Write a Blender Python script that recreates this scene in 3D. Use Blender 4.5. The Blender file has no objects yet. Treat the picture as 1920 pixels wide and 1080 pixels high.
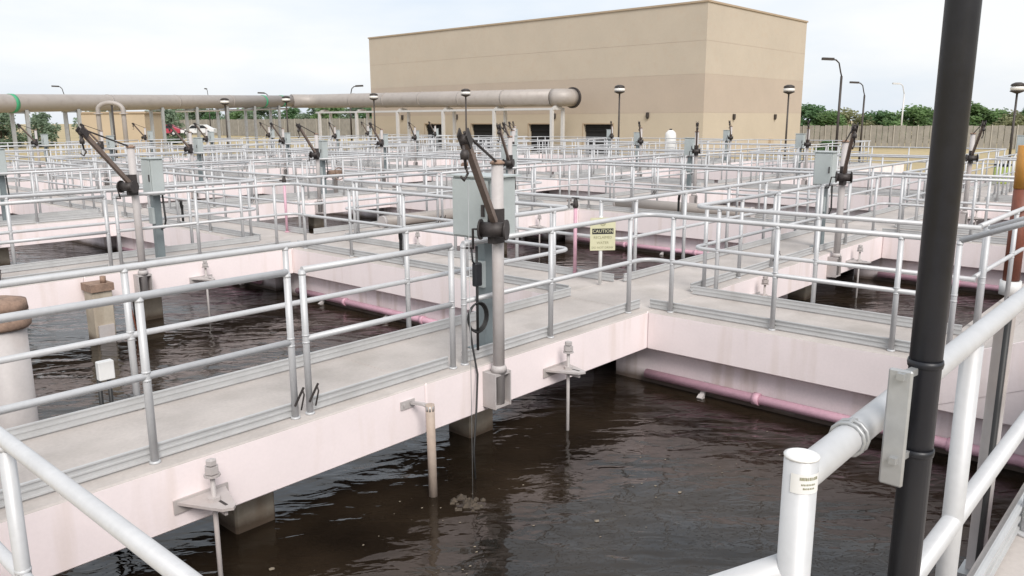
import bpy, math, random
from mathutils import Vector, Matrix
random.seed(7)
C = bpy.context.scene.collection
SC = bpy.context.scene
rad = math.radians

# ------------------------------------------------------------------ camera
YAW, PITCH, ROLL, EYE = rad(48.14), rad(11.78), rad(-.25), 2.05
fw = Vector((math.sin(YAW)*math.cos(PITCH), math.cos(YAW)*math.cos(PITCH), -math.sin(PITCH)))
rt = Vector((math.cos(YAW), -math.sin(YAW), 0)); up = rt.cross(fw)
rt, up = rt*math.cos(ROLL)+up*math.sin(ROLL), up*math.cos(ROLL)-rt*math.sin(ROLL)
cd = bpy.data.cameras.new('camera'); cam = bpy.data.objects.new('camera', cd); C.objects.link(cam)
cam.matrix_world = Matrix(((rt.x, up.x, -fw.x, 0), (rt.y, up.y, -fw.y, 0), (rt.z, up.z, -fw.z, EYE), (0, 0, 0, 1)))
cd.sensor_width = 36; cd.lens = 1511/1920*36; cd.clip_start = .05; cd.clip_end = 6000
SC.camera = cam

# ------------------------------------------------------------------ sky, sun, exposure
SUN_EL, SUN_AZ = rad(42), rad(-121)      # azimuth of the direction towards the sun, in the x-y plane
W = bpy.data.worlds.new('World'); SC.world = W; W.use_nodes = True
nt = W.node_tree; nt.nodes.clear()
def wn(t, **k):
    n = nt.nodes.new(t)
    for a, v in k.items(): setattr(n, a, v)
    return n
sky = wn('ShaderNodeTexSky', sky_type='NISHITA', sun_disc=False)
sky.sun_elevation = SUN_EL; sky.sun_rotation = math.pi/2-SUN_AZ; sky.dust_density = 2.0
tc = wn('ShaderNodeTexCoord'); mp = wn('ShaderNodeMapping'); mp.inputs['Scale'].default_value = (1.2, 1.2, 4.5)
nz = wn('ShaderNodeTexNoise'); nz.inputs['Scale'].default_value = 1.7; nz.inputs['Detail'].default_value = 6; nz.inputs['Roughness'].default_value = .55
cr = wn('ShaderNodeValToRGB'); cr.color_ramp.elements[0].position = .34; cr.color_ramp.elements[1].position = .6
cr.color_ramp.elements[0].color = (3.85, 4.2, 4.65, 1); cr.color_ramp.elements[1].color = (4.85, 4.87, 4.9, 1)
mx = wn('ShaderNodeMixRGB'); mx.inputs[0].default_value = .93
bg = wn('ShaderNodeBackground'); bg.inputs[1].default_value = .1; wo = wn('ShaderNodeOutputWorld')
L = nt.links.new
L(tc.outputs['Generated'], mp.inputs[0]); L(mp.outputs[0], nz.inputs['Vector']); L(nz.outputs['Fac'], cr.inputs[0])
L(sky.outputs[0], mx.inputs[1]); L(cr.outputs[0], mx.inputs[2]); L(mx.outputs[0], bg.inputs[0]); L(bg.outputs[0], wo.inputs[0])
ld = bpy.data.lights.new('sun', 'SUN'); ld.energy = 1.5; ld.angle = rad(26); ld.color = (1, .95, .9)
lo = bpy.data.objects.new('sun', ld); C.objects.link(lo)
sd = Vector((math.cos(SUN_AZ)*math.cos(SUN_EL), math.sin(SUN_AZ)*math.cos(SUN_EL), math.sin(SUN_EL)))
lo.rotation_euler = sd.to_track_quat('Z', 'Y').to_euler(); lo.location = (0, -10, 30)
vs = SC.view_settings; vs.view_transform = 'Standard'; vs.look = 'None'; vs.exposure = 1.06; vs.gamma = 1; vs.use_curve_mapping = False

# ------------------------------------------------------------------ materials
def mat(name, col, rough=.6, metal=0, var=.12, scale=3., fine=40., bump=0., stain=None, stain_amt=0., streak=False, spec=.5, ior=None, wline=False, leafy=False):
    m = bpy.data.materials.new(name); m.use_nodes = True
    t = m.node_tree; b = t.nodes['Principled BSDF']
    b.inputs['Roughness'].default_value = rough; b.inputs['Metallic'].default_value = metal
    b.inputs['Specular IOR Level'].default_value = spec
    if ior: b.inputs['IOR'].default_value = ior
    N = t.nodes.new; K = t.links.new
    co = N('ShaderNodeNewGeometry')
    n1 = N('ShaderNodeTexNoise'); n1.inputs['Scale'].default_value = scale; n1.inputs['Detail'].default_value = 8; n1.inputs['Roughness'].default_value = .65
    K(co.outputs['Position'], n1.inputs['Vector'])
    n2 = N('ShaderNodeTexNoise'); n2.inputs['Scale'].default_value = fine; n2.inputs['Detail'].default_value = 3
    K(co.outputs['Position'], n2.inputs['Vector'])
    ad = N('ShaderNodeMath'); ad.operation = 'MULTIPLY_ADD'; K(n2.outputs['Fac'], ad.inputs[0]); ad.inputs[1].default_value = .35; K(n1.outputs['Fac'], ad.inputs[2])
    mr = N('ShaderNodeMapRange'); mr.inputs['From Min'].default_value = .42; mr.inputs['From Max'].default_value = .95
    mr.inputs['To Min'].default_value = 1-var; mr.inputs['To Max'].default_value = 1+var*.55; K(ad.outputs[0], mr.inputs['Value'])
    mul = N('ShaderNodeVectorMath'); mul.operation = 'SCALE'; mul.inputs[0].default_value = col; K(mr.outputs[0], mul.inputs['Scale'])
    out = mul.outputs[0]
    if stain:
        mpn = N('ShaderNodeMapping'); mpn.inputs['Scale'].default_value = (3.2, 3.2, .35) if streak else (1.1, 1.1, 1.1)
        K(co.outputs['Position'], mpn.inputs[0])
        n3 = N('ShaderNodeTexNoise'); n3.inputs['Scale'].default_value = 1.6; n3.inputs['Detail'].default_value = 6; K(mpn.outputs[0], n3.inputs['Vector'])
        r3 = N('ShaderNodeMapRange'); r3.inputs['From Min'].default_value = .52; r3.inputs['From Max'].default_value = .75; r3.inputs['To Max'].default_value = stain_amt
        K(n3.outputs['Fac'], r3.inputs['Value'])
        mi = N('ShaderNodeMixRGB'); K(r3.outputs[0], mi.inputs[0]); K(out, mi.inputs[1]); mi.inputs[2].default_value = (*stain, 1); out = mi.outputs[0]
    if wline:
        sx = N('ShaderNodeSeparateXYZ'); K(co.outputs['Position'], sx.inputs[0])
        zz = N('ShaderNodeMath'); zz.operation = 'MULTIPLY_ADD'; K(n1.outputs['Fac'], zz.inputs[0]); zz.inputs[1].default_value = -.16; K(sx.outputs['Z'], zz.inputs[2])
        rw = N('ShaderNodeMapRange'); rw.inputs['From Min'].default_value = -.80; rw.inputs['From Max'].default_value = -.90; rw.inputs['To Max'].default_value = .9; K(zz.outputs[0], rw.inputs['Value'])
        mw = N('ShaderNodeMixRGB'); K(rw.outputs[0], mw.inputs[0]); K(out, mw.inputs[1]); mw.inputs[2].default_value = (.07, .045, .028, 1); out = mw.outputs[0]
    K(out, b.inputs['Base Color'])
    if leafy:
        tr = N('ShaderNodeBsdfTranslucent'); K(out, tr.inputs['Color']); ms_ = N('ShaderNodeMixShader'); ms_.inputs[0].default_value = .45
        K(b.outputs[0], ms_.inputs[1]); K(tr.outputs[0], ms_.inputs[2]); K(ms_.outputs[0], t.nodes['Material Output'].inputs[0])
    rr = N('ShaderNodeMapRange'); rr.inputs['To Min'].default_value = max(.02, rough-.1); rr.inputs['To Max'].default_value = min(1, rough+.12)
    K(n1.outputs['Fac'], rr.inputs['Value']); K(rr.outputs[0], b.inputs['Roughness'])
    if bump:
        bp = N('ShaderNodeBump'); bp.inputs['Strength'].default_value = bump; bp.inputs['Distance'].default_value = .01
        K(ad.outputs[0], bp.inputs['Height']); K(bp.outputs[0], b.inputs['Normal'])
    return m
M = {
 'paint': mat('pink_white_painted_concrete', (.86, .765, .765), .75, var=.07, scale=1.3, bump=.15, stain=(.50, .38, .27), stain_amt=.3, streak=True, spec=.25),
 'deck': mat('grey_beige_concrete_deck', (.50, .458, .43), .85, var=.22, scale=1.2, bump=.25, stain=(.33, .30, .27), stain_amt=.6, spec=.2),
 'wallp': mat('mauve_basin_wall', (.78, .70, .71), .8, var=.14, scale=1.2, bump=.2, stain=(.38, .29, .20), stain_amt=.6, streak=True, spec=.25, wline=True),
 'column': mat('stained_concrete_column', (.43, .375, .30), .85, var=.25, scale=4, bump=.3, stain=(.2, .13, .08), stain_amt=.6, streak=True, wline=True),
 'alu': mat('dull_aluminium_pipe', (.53, .535, .545), .48, .2, var=.1, scale=5, spec=.5),
 'toe': mat('aluminium_toe_board', (.55, .555, .555), .5, .3, var=.12, scale=4, stain=(.36, .35, .33), stain_amt=.35),
 'galv': mat('galvanised_steel', (.44, .45, .455), .5, .6, var=.18, scale=14, stain=(.3, .24, .2), stain_amt=.4),
 'greypost': mat('grey_painted_steel_post', (.46, .43, .42), .55, .0, var=.12, scale=6, stain=(.32, .2, .14), stain_amt=.3),
 'dark': mat('dark_greasy_steel', (.05, .042, .04), .55, .2, var=.4, scale=20),
 'brownsteel': mat('brown_painted_boom', (.19, .14, .115), .55, .0, var=.3, scale=12),
 'rust': mat('rusty_steel', (.29, .195, .145), .85, .0, var=.45, scale=14, bump=.4),
 'black': mat('black_plastic_pipe', (.009, .010, .015), .42, var=.35, scale=30, fine=160, stain=(.05, .049, .047), stain_amt=.5),
 'rubber': mat('black_rubber_cable', (.02, .02, .02), .5, var=.2),
 'cab': mat('grey_green_cabinet', (.44, .48, .475), .45, .1, var=.08, scale=3, stain=(.26, .29, .29), stain_amt=.3),
 'cabdark': mat('slate_cabinet_side', (.20, .235, .245), .5, .1, var=.1),
 'white': mat('white_paint', (.72, .72, .71), .5, var=.06, scale=4),
 'purple': mat('purple_water_pipe', (.63, .38, .46), .45, var=.14, scale=5, stain=(.30, .15, .20), stain_amt=.4),
 'yellow': mat('faded_yellow_sign', (.56, .545, .37), .5, var=.08, scale=9),
 'ink': mat('black_print', (.02, .02, .02), .6, var=.1),
 'fadedink': mat('faded_print', (.22, .21, .12), .6, var=.1),
 'bupper': mat('tan_block_wall', (.49, .425, .345), .9, var=.07, scale=.35, fine=6, stain=(.47, .375, .29), stain_amt=.4),
 'bband': mat('brown_block_band', (.455, .38, .31), .9, var=.07, scale=.35, fine=6),
 'blower': mat('ochre_block_wall', (.50, .43, .335), .9, var=.07, scale=.35, fine=6),
 'coping': mat('tan_coping', (.40, .31, .22), .7, var=.08),
 'void': mat('dark_doorway', (.012, .012, .014), .8, var=.2),
 'bigpipe': mat('grey_brown_duct', (.37, .335, .31), .5, .1, var=.08, scale=.4, fine=3, stain=(.25, .21, .19), stain_amt=.4),
 'green': mat('green_band', (.05, .34, .17), .5, var=.1),
 'lampdark': mat('bronze_lamp_metal', (.055, .045, .04), .5, .3, var=.15),
 'lens': mat('frosted_lamp_bowl', (.8, .78, .75), .3, var=.05),
 'ground': mat('dry_grass_and_dirt', (.42, .335, .19), .95, var=.3, scale=.06, fine=1.5, stain=(.27, .26, .10), stain_amt=.7),
 'asphalt': mat('asphalt', (.17, .165, .16), .9, var=.15, scale=.2, fine=12),
 'fence': mat('weathered_fence_boards', (.30, .28, .245), .9, var=.3, scale=1.2, fine=9),
 'fencecap': mat('pale_fence_cap', (.42, .39, .34), .8, var=.1),
 'bark': mat('bark', (.09, .065, .045), .9, var=.3, scale=3, bump=.3),
 'leaf0': mat('mid_green_leaves', (0.206, 0.324, 0.132), .7, var=.5, scale=.5, fine=2, leafy=True),
 'leaf1': mat('dark_green_leaves', (0.138, 0.247, 0.111), .7, var=.5, scale=.5, fine=2, leafy=True),
 'leaf2': mat('olive_leaves', (0.325, 0.335, 0.183), .7, var=.45, scale=.5, fine=2, leafy=True),
 'hazyleaf': mat('grey_green_leaves', (0.243, 0.321, 0.220), .8, var=.35, scale=.4, fine=2, leafy=True),
 'orange': mat('orange_paint', (.5, .24, .05), .5, var=.2, scale=6),
 'redbrown': mat('red_brown_paint', (.19, .06, .035), .55, var=.3, scale=5, stain=(.12, .04, .02), stain_amt=.6),
 'lime': mat('lime_plastic', (.5, .6, .16), .5, var=.1),
 'redpaint': mat('red_paint', (.42, .05, .08), .4, var=.1),
 'glass': mat('dark_glass', (.03, .035, .04), .1, var=.1),
 'tyre': mat('tyre_rubber', (.02, .02, .02), .8, var=.1),
 'shed': mat('tan_shed_wall', (.47, .38, .27), .9, var=.1, scale=.4),
 'tanpipe': mat('tan_stained_pipe', (.44, .36, .30), .6, var=.2, scale=8, stain=(.25, .15, .09), stain_amt=.5),
 'foam': mat('tan_foam', (.24, .20, .15), .8, var=.4, scale=9),
 'scum': mat('brown_scum', (.075, .058, .042), .9, var=.5, scale=20),
 'pale': mat('pale_galvanised_pole', (.62, .61, .6), .5, .2, var=.08),
}
def water_mat():
    m = bpy.data.materials.new('brown_rippled_water'); m.use_nodes = True
    t = m.node_tree; b = t.nodes['Principled BSDF']; N = t.nodes.new; K = t.links.new
    b.inputs['Roughness'].default_value = .04; b.inputs['IOR'].default_value = 1.45
    g = N('ShaderNodeNewGeometry')
    n0 = N('ShaderNodeTexNoise'); n0.inputs['Scale'].default_value = .9; n0.inputs['Detail'].default_value = 5; K(g.outputs['Position'], n0.inputs['Vector'])
    r0 = N('ShaderNodeValToRGB'); r0.color_ramp.elements[0].color = (.008, .0055, .0035, 1); r0.color_ramp.elements[1].color = (.029, .020, .0125, 1)
    r0.color_ramp.elements[0].position = .35; r0.color_ramp.elements[1].position = .7
    K(n0.outputs['Fac'], r0.inputs[0]); K(r0.outputs[0], b.inputs['Base Color'])
    def wv(scale, stretch, detail, dist):
        mpn = N('ShaderNodeMapping'); mpn.vector_type = 'TEXTURE'; mpn.inputs['Rotation'].default_value = (0, 0, rad(-44)); mpn.inputs['Scale'].default_value = stretch
        K(g.outputs['Position'], mpn.inputs[0])
        n = N('ShaderNodeTexNoise'); n.inputs['Scale'].default_value = scale; n.inputs['Detail'].default_value = detail; n.inputs['Distortion'].default_value = dist
        K(mpn.outputs[0], n.inputs['Vector']); return n.outputs['Fac']
    a = wv(1.25, (1.5, .7, 1), 2, .5); c = wv(4.6, (1.3, .7, 1), 2, .6); e = wv(20., (1.5, .7, 1), 2, .3)
    s1 = N('ShaderNodeMath'); s1.operation = 'MULTIPLY_ADD'; K(c, s1.inputs[0]); s1.inputs[1].default_value = .27; 
    sa = N('ShaderNodeMath'); sa.operation = 'MULTIPLY'; K(a, sa.inputs[0]); sa.inputs[1].default_value = 1.0; K(sa.outputs[0], s1.inputs[2])
    s2 = N('ShaderNodeMath'); s2.operation = 'MULTIPLY_ADD'; K(e, s2.inputs[0]); s2.inputs[1].default_value = .028; K(s1.outputs[0], s2.inputs[2])
    bp = N('ShaderNodeBump'); bp.inputs['Strength'].default_value = .5; bp.inputs['Distance'].default_value = .085
    K(s2.outputs[0], bp.inputs['Height']); K(bp.outputs[0], b.inputs['Normal'])
    return m
M['water'] = water_mat()

# ------------------------------------------------------------------ mesh builder
class MB:
    def __init__(s): s.v = []; s.f = []; s.m = []; s.s = []
    def add(s, vs_, fs, mi=0, smooth=False):
        o = len(s.v); s.v += [tuple(p) for p in vs_]
        for f in fs: s.f.append(tuple(i+o for i in f)); s.m.append(mi); s.s.append(smooth)
        return s
    def box(s, x0, x1, y0, y1, z0, z1, mi=0):
        return s.add([(x, y, z) for x in (x0, x1) for y in (y0, y1) for z in (z0, z1)],
                     [(0, 1, 3, 2), (4, 6, 7, 5), (0, 4, 5, 1), (2, 3, 7, 6), (0, 2, 6, 4), (1, 5, 7, 3)], mi)
    def cbox(s, x0, x1, y0, y1, z0, z1, c=.012, topmat=None, mi=0):
        # chamfered box: three corner points per corner
        vid = {}; vs_ = []
        for ix, x in enumerate((x0, x1)):
            for iy, y in enumerate((y0, y1)):
                for iz, z in enumerate((z0, z1)):
                    dx, dy, dz = (c, -c)[ix], (c, -c)[iy], (c, -c)[iz]
                    for a, p in enumerate(((x, y+dy, z+dz), (x+dx, y, z+dz), (x+dx, y+dy, z))):
                        vid[ix, iy, iz, a] = len(vs_); vs_.append(p)
        fs = []; ms = []
        def q(*k): return tuple(vid[i] for i in k)
        for i in (0, 1):
            fs.append(q((i, 0, 0, 0), (i, 1, 0, 0), (i, 1, 1, 0), (i, 0, 1, 0))[::(1 if i else -1)]); ms.append(mi)
            fs.append(q((0, i, 0, 1), (1, i, 0, 1), (1, i, 1, 1), (0, i, 1, 1))[::(-1 if i else 1)]); ms.append(mi)
            fs.append(q((0, 0, i, 2), (1, 0, i, 2), (1, 1, i, 2), (0, 1, i, 2))[::(1 if i else -1)]); ms.append(topmat if (i and topmat is not None) else mi)
        for i in (0, 1):
            for j in (0, 1):
                for ei, e in enumerate(([(i, j, 0, 0), (i, j, 1, 0), (i, j, 1, 1), (i, j, 0, 1)], [(i, 0, j, 0), (i, 1, j, 0), (i, 1, j, 2), (i, 0, j, 2)], [(0, i, j, 1), (1, i, j, 1), (1, i, j, 2), (0, i, j, 2)])):
                    fs.append(q(*e)); ms.append(topmat if (ei and j and topmat is not None) else mi)
                for k in (0, 1): fs.append(q((i, j, k, 0), (i, j, k, 1), (i, j, k, 2))); ms.append(mi)
        o = len(s.v); s.v += vs_
        for f, m in zip(fs, ms): s.f.append(tuple(a+o for a in f)); s.m.append(m); s.s.append(False)
        return s
    def tube(s, pts, r, n=10, closed=False, mi=0, r2=None, caps=True):
        P = [Vector(p) for p in pts]; k = len(P); rings = []
        prev = None
        for i in range(k):
            if closed: t = (P[(i+1) % k]-P[i-1]).normalized()
            else: t = (P[min(i+1, k-1)]-P[max(i-1, 0)]).normalized()
            if prev is None:
                a = Vector((0, 0, 1)) if abs(t.z) < .9 else Vector((1, 0, 0))
                u = t.cross(a).normalized()
            else: u = (prev-t*prev.dot(t)).normalized()
            prev = u; w = t.cross(u)
            rr = r if r2 is None else r+(r2-r)*i/max(1, k-1)
            rings.append([P[i]+u*math.cos(2*math.pi*j/n)*rr+w*math.sin(2*math.pi*j/n)*rr for j in range(n)])
        o = len(s.v)
        for g in rings: s.v += [tuple(p) for p in g]
        for i in range(k if closed else k-1):
            for j in range(n):
                a, b_ = o+i*n, o+((i+1) % k)*n
                s.f.append((a+j, a+(j+1) % n, b_+(j+1) % n, b_+j)); s.m.append(mi); s.s.append(True)
        if caps and not closed:
            s.f.append(tuple(o+j for j in range(n-1, -1, -1))); s.m.append(mi); s.s.append(False)
            s.f.append(tuple(o+(k-1)*n+j for j in range(n))); s.m.append(mi); s.s.append(False)
        return s
    def lathe(s, prof, c=(0, 0, 0), n=16, mi=0, smooth=True):
        o = len(s.v); k = len(prof)
        for r, z in prof:
            for j in range(n): s.v.append((c[0]+r*math.cos(2*math.pi*j/n), c[1]+r*math.sin(2*math.pi*j/n), c[2]+z))
        for i in range(k-1):
            for j in range(n):
                a = o+i*n; s.f.append((a+j, a+(j+1) % n, a+n+(j+1) % n, a+n+j)); s.m.append(mi); s.s.append(smooth)
        s.f.append(tuple(o+j for j in range(n-1, -1, -1))); s.m.append(mi); s.s.append(False)
        s.f.append(tuple(o+(k-1)*n+j for j in range(n))); s.m.append(mi); s.s.append(False)
        return s
    def prism(s, poly, d, mi=0):
        n = len(poly); d = Vector(d); A = [Vector(p) for p in poly]
        return s.add(A+[p+d for p in A], [tuple(range(n-1, -1, -1)), tuple(range(n, 2*n))]+[(i, (i+1) % n, n+(i+1) % n, n+i) for i in range(n)], mi)
    def bar(s, a, b, w, h, mi=0):
        a, b = Vector(a), Vector(b); t = (b-a).normalized(); u = t.cross(Vector((0, 0, 1)))
        u = u.normalized()*w/2 if u.length > .01 else Vector((w/2, 0, 0)); v = t.cross(u).normalized()*h/2
        vs_ = [p+x+y for p in (a, b) for x, y in ((-u, -v), (u, -v), (u, v), (-u, v))]
        return s.add(vs_, [(3, 2, 1, 0), (4, 5, 6, 7), (0, 1, 5, 4), (1, 2, 6, 5), (2, 3, 7, 6), (3, 0, 4, 7)], mi)
    def mesh(s, name, mats):
        me = bpy.data.meshes.new(name); me.from_pydata(s.v, [], s.f)
        for m in (mats if isinstance(mats, (list, tuple)) else [mats]): me.materials.append(M[m])
        me.polygons.foreach_set('material_index', s.m); me.polygons.foreach_set('use_smooth', s.s)
        me.update(); return me
    def build(s, name, mats, parent=None, loc=(0, 0, 0), rz=0): return link(name, s.mesh(name, mats), parent, loc, rz)
def link(name, me, parent=None, loc=(0, 0, 0), rz=0):
    o = bpy.data.objects.new(name, me); C.objects.link(o); o.location = loc; o.rotation_euler = (0, 0, rz)
    if parent: o.parent = parent
    return o
def tag(o, label=None, cat=None, group=None, kind=None):
    for k, v in (('label', label), ('category', cat), ('group', group), ('kind', kind)):
        if v: o[k] = v
    return o
def thing(name, label, cat, loc=(0, 0, 0), rz=0, group=None): return tag(link(name, None, None, loc, rz), label, cat, group)
def copy_tree(o, parent=None):
    c = o.copy(); C.objects.link(c); c.parent = parent
    for ch in list(o.children): copy_tree(ch, c)
    return c
ORD = ['first', 'second', 'third', 'fourth', 'fifth', 'sixth', 'seventh', 'eighth']
def rowname(j): return 'front row' if j == 0 else ORD[j]+' row back'

# ------------------------------------------------------------------ the basins: grid of walkways
XP, YP = 7.75, 6.83
BX, BW = 7.35, 1.25            # left face and width of the walkways running away to the left
AY, AW = 4.60, 1.27            # near face and width of the walkways running away to the right
WZ, GZ = -.85, -1.4
def bx(i): return BX+XP*i
def ay(j): return AY+YP*j
NJ = 7
def lasti(j): return 3 if j <= 1 else 4      # last basin column of a row
def firsti(j): return 0 if j <= 3 else 1

def slab_mesh(lx, ly): return MB().cbox(0, lx, 0, ly, -.42, 0, .011, topmat=1).mesh('slab', ['paint', 'deck'])
SL_A = slab_mesh((XP-BW)/2-.004, AW); SL_J = slab_mesh(BW-.004, AW); SL_B = slab_mesh(BW, YP-AW-.004)
COL = MB().cbox(-.16, .16, 0, .3, -3.2, -.425, .015).mesh('column', ['column'])
for j in range(-1, NJ):
    w = tag(link('walkway', None), 'concrete walkway running away to the right, '+('behind the camera' if j < 0 else ORD[j]+' one back'), kind='structure')
    y0 = ay(j)
    i0 = -1 if j < 4 else 0
    for i in range(i0, lasti(max(j, 0))+1 + (0 if j != 1 else 1)):
        link('slab', SL_J, w, (bx(i)+.002, y0, 0))
    for i in range(max(0, i0+1), lasti(max(j, 0))+1 + (0 if j != 1 else 1)):
        xs = bx(i-1)+BW
        for k in (0, 1): link('slab', SL_A, w, (xs+.002+k*(XP-BW)/2, y0, 0))
        if j < NJ-1 and j >= 0:
            for xx in (1.93, 4.3): link('column', COL, w, (xs+xx, y0+.40, 0))
    if j == NJ-1 or j == -1:
        MB().box(bx(i0), bx(lasti(max(j, 0)))+BW, y0+.4, y0+.9, -3.2, -.425).build('basin_wall', 'wallp', w)
    if j == 1: MB().box(bx(3)+BW, bx(4)+BW, y0+.3, y0+.8, -3.2, -.425).build('basin_wall', 'wallp', w)
PIPE_L = YP-AW
PIPE_ME = MB().tube([(0, 0, 0), (0, PIPE_L+.6, 0)], .05, 10)
for k in range(4): PIPE_ME.lathe([(.066, -.02), (.066, .02)], (0, 0, 0), 8)
pm = MB().tube([(0, -.05, 0), (0, PIPE_L+.05, 0)], .05, 10)
for yy in (.9, 2.5, 4.3): pm.tube([(0, yy-.035, 0), (0, yy+.035, 0)], .064, 10)
PIPE_ME = pm.mesh('water_pipe', ['purple'])
HANG_ME = MB().bar((.10, 0, .06), (-.02, 0, -.1), .05, .03).bar((-.02, 0, -.1), (-.07, 0, -.13), .06, .05).mesh('hanger', ['greypost'])
for i in range(-1, 5):
    for j in range(-1, NJ-1):
        if i == 4 and j < 1: continue
        if i == -1 and j > 3: continue
        y0 = ay(j)+AW
        w = tag(link('walkway', None), 'concrete cross walkway %s, %s' % ('at the camera end' if i < 0 else ORD[i]+' from the left', 'by the platform' if j < 0 else rowname(j+1) if j < NJ-1 else ''), kind='structure')
        link('slab', SL_B, w, (bx(i), y0+.002, 0))
        MB().box(bx(i)+.15, bx(i)+1.1, y0-.45 if j >= 0 else y0, y0+YP-AW+.5, -3.2, -.425).build('basin_wall', 'wallp', w)
        if (i, j) in ((0, -1), (0, 0), (0, 1), (1, -1), (1, 0), (1, 1)):
            p = thing('water_pipe', 'purple pipe along the basin wall, %s cross walkway, %s' % (ORD[i], rowname(j+1)), 'pipe', (bx(i)+.085, y0, -.73), group='purple pipes on the basin walls')
            link('run', PIPE_ME, p)
            for yy in (.5, 1.9, 3.3, 4.9): link('hanger', HANG_ME, p, (0, yy, 0))
# water of all basins
wm = MB(); x_0, x_1 = bx(-1)+.5, bx(3)+.6
wm.add([(x_0, ay(-1)+.5, WZ), (x_1, ay(-1)+.5, WZ), (x_1, ay(1)+.5, WZ), (x_0, ay(1)+.5, WZ)], [(0, 1, 2, 3)])
wm.add([(x_0, ay(1)+.5, WZ), (bx(4)+.6, ay(1)+.5, WZ), (bx(4)+.6, ay(NJ-1)+.5, WZ), (x_0, ay(NJ-1)+.5, WZ)], [(0, 1, 2, 3)])
tag(wm.build('water', 'water'), 'brown rippled water in the basins', kind='structure')

# ------------------------------------------------------------------ ground, yard
tag(MB().add([(-600, -600, GZ), (1500, -600, GZ), (1500, 1500, GZ), (-600, 1500, GZ)], [(0, 1, 2, 3)]).build('ground', 'ground'), 'dry grass and dirt round the basins', kind='structure')
tag(MB().add([(48, -40, GZ+.004), (57, -40, GZ+.004), (57, 140, GZ+.004), (48, 140, GZ+.004)], [(0, 1, 2, 3)]).build('road', 'asphalt'), 'grey service road in front of the building', kind='structure')

# ------------------------------------------------------------------ guardrails
RR = .0245; TOP = 1.045; MID = .555
POST_ME = MB().tube([(0, 0, .012), (0, 0, TOP)], RR, 10).lathe([(.0248, -.034), (.0275, -.026), (.0248, -.018)], (0, 0, MID), 10).lathe([(.0248, .018), (.0275, .026), (.0248, .034)], (0, 0, MID), 10).lathe([(.0248, -.036), (.0278, -.026), (.0248, -.016)], (0, 0, TOP), 10).lathe([(.036, 0), (.036, .01), (.03, .016)], (0, 0, 0), 8).mesh('post', ['alu'])
FAR_POST_ME = MB().tube([(0, 0, 0), (0, 0, TOP)], RR, 6).mesh('post', ['alu'])
def arc(cx, cy, r, a0, a1, n=5): return [(cx+r*math.cos(rad(a0+(a1-a0)*k/n)), cy+r*math.sin(rad(a0+(a1-a0)*k/n))) for k in range(n+1)]
def rail_path(pts, z): return [(x, y, z) for x, y in pts]
def toe_mesh(a, b, side):
    # board with two long ridges; side = unit normal away from the basin
    a, b, n = Vector((*a, 0)), Vector((*b, 0)), Vector((*side, 0)); m = MB()
    o = n*.034
    m.bar(a+o+Vector((0, 0, .058)), b+o+Vector((0, 0, .058)), .008, .10)
    for z in (.018, .062, .101): m.bar(a+o-n*.001+Vector((0, 0, z)), b+o-n*.001+Vector((0, 0, z)), .022, .010)
    return m
R_ = .16
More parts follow.
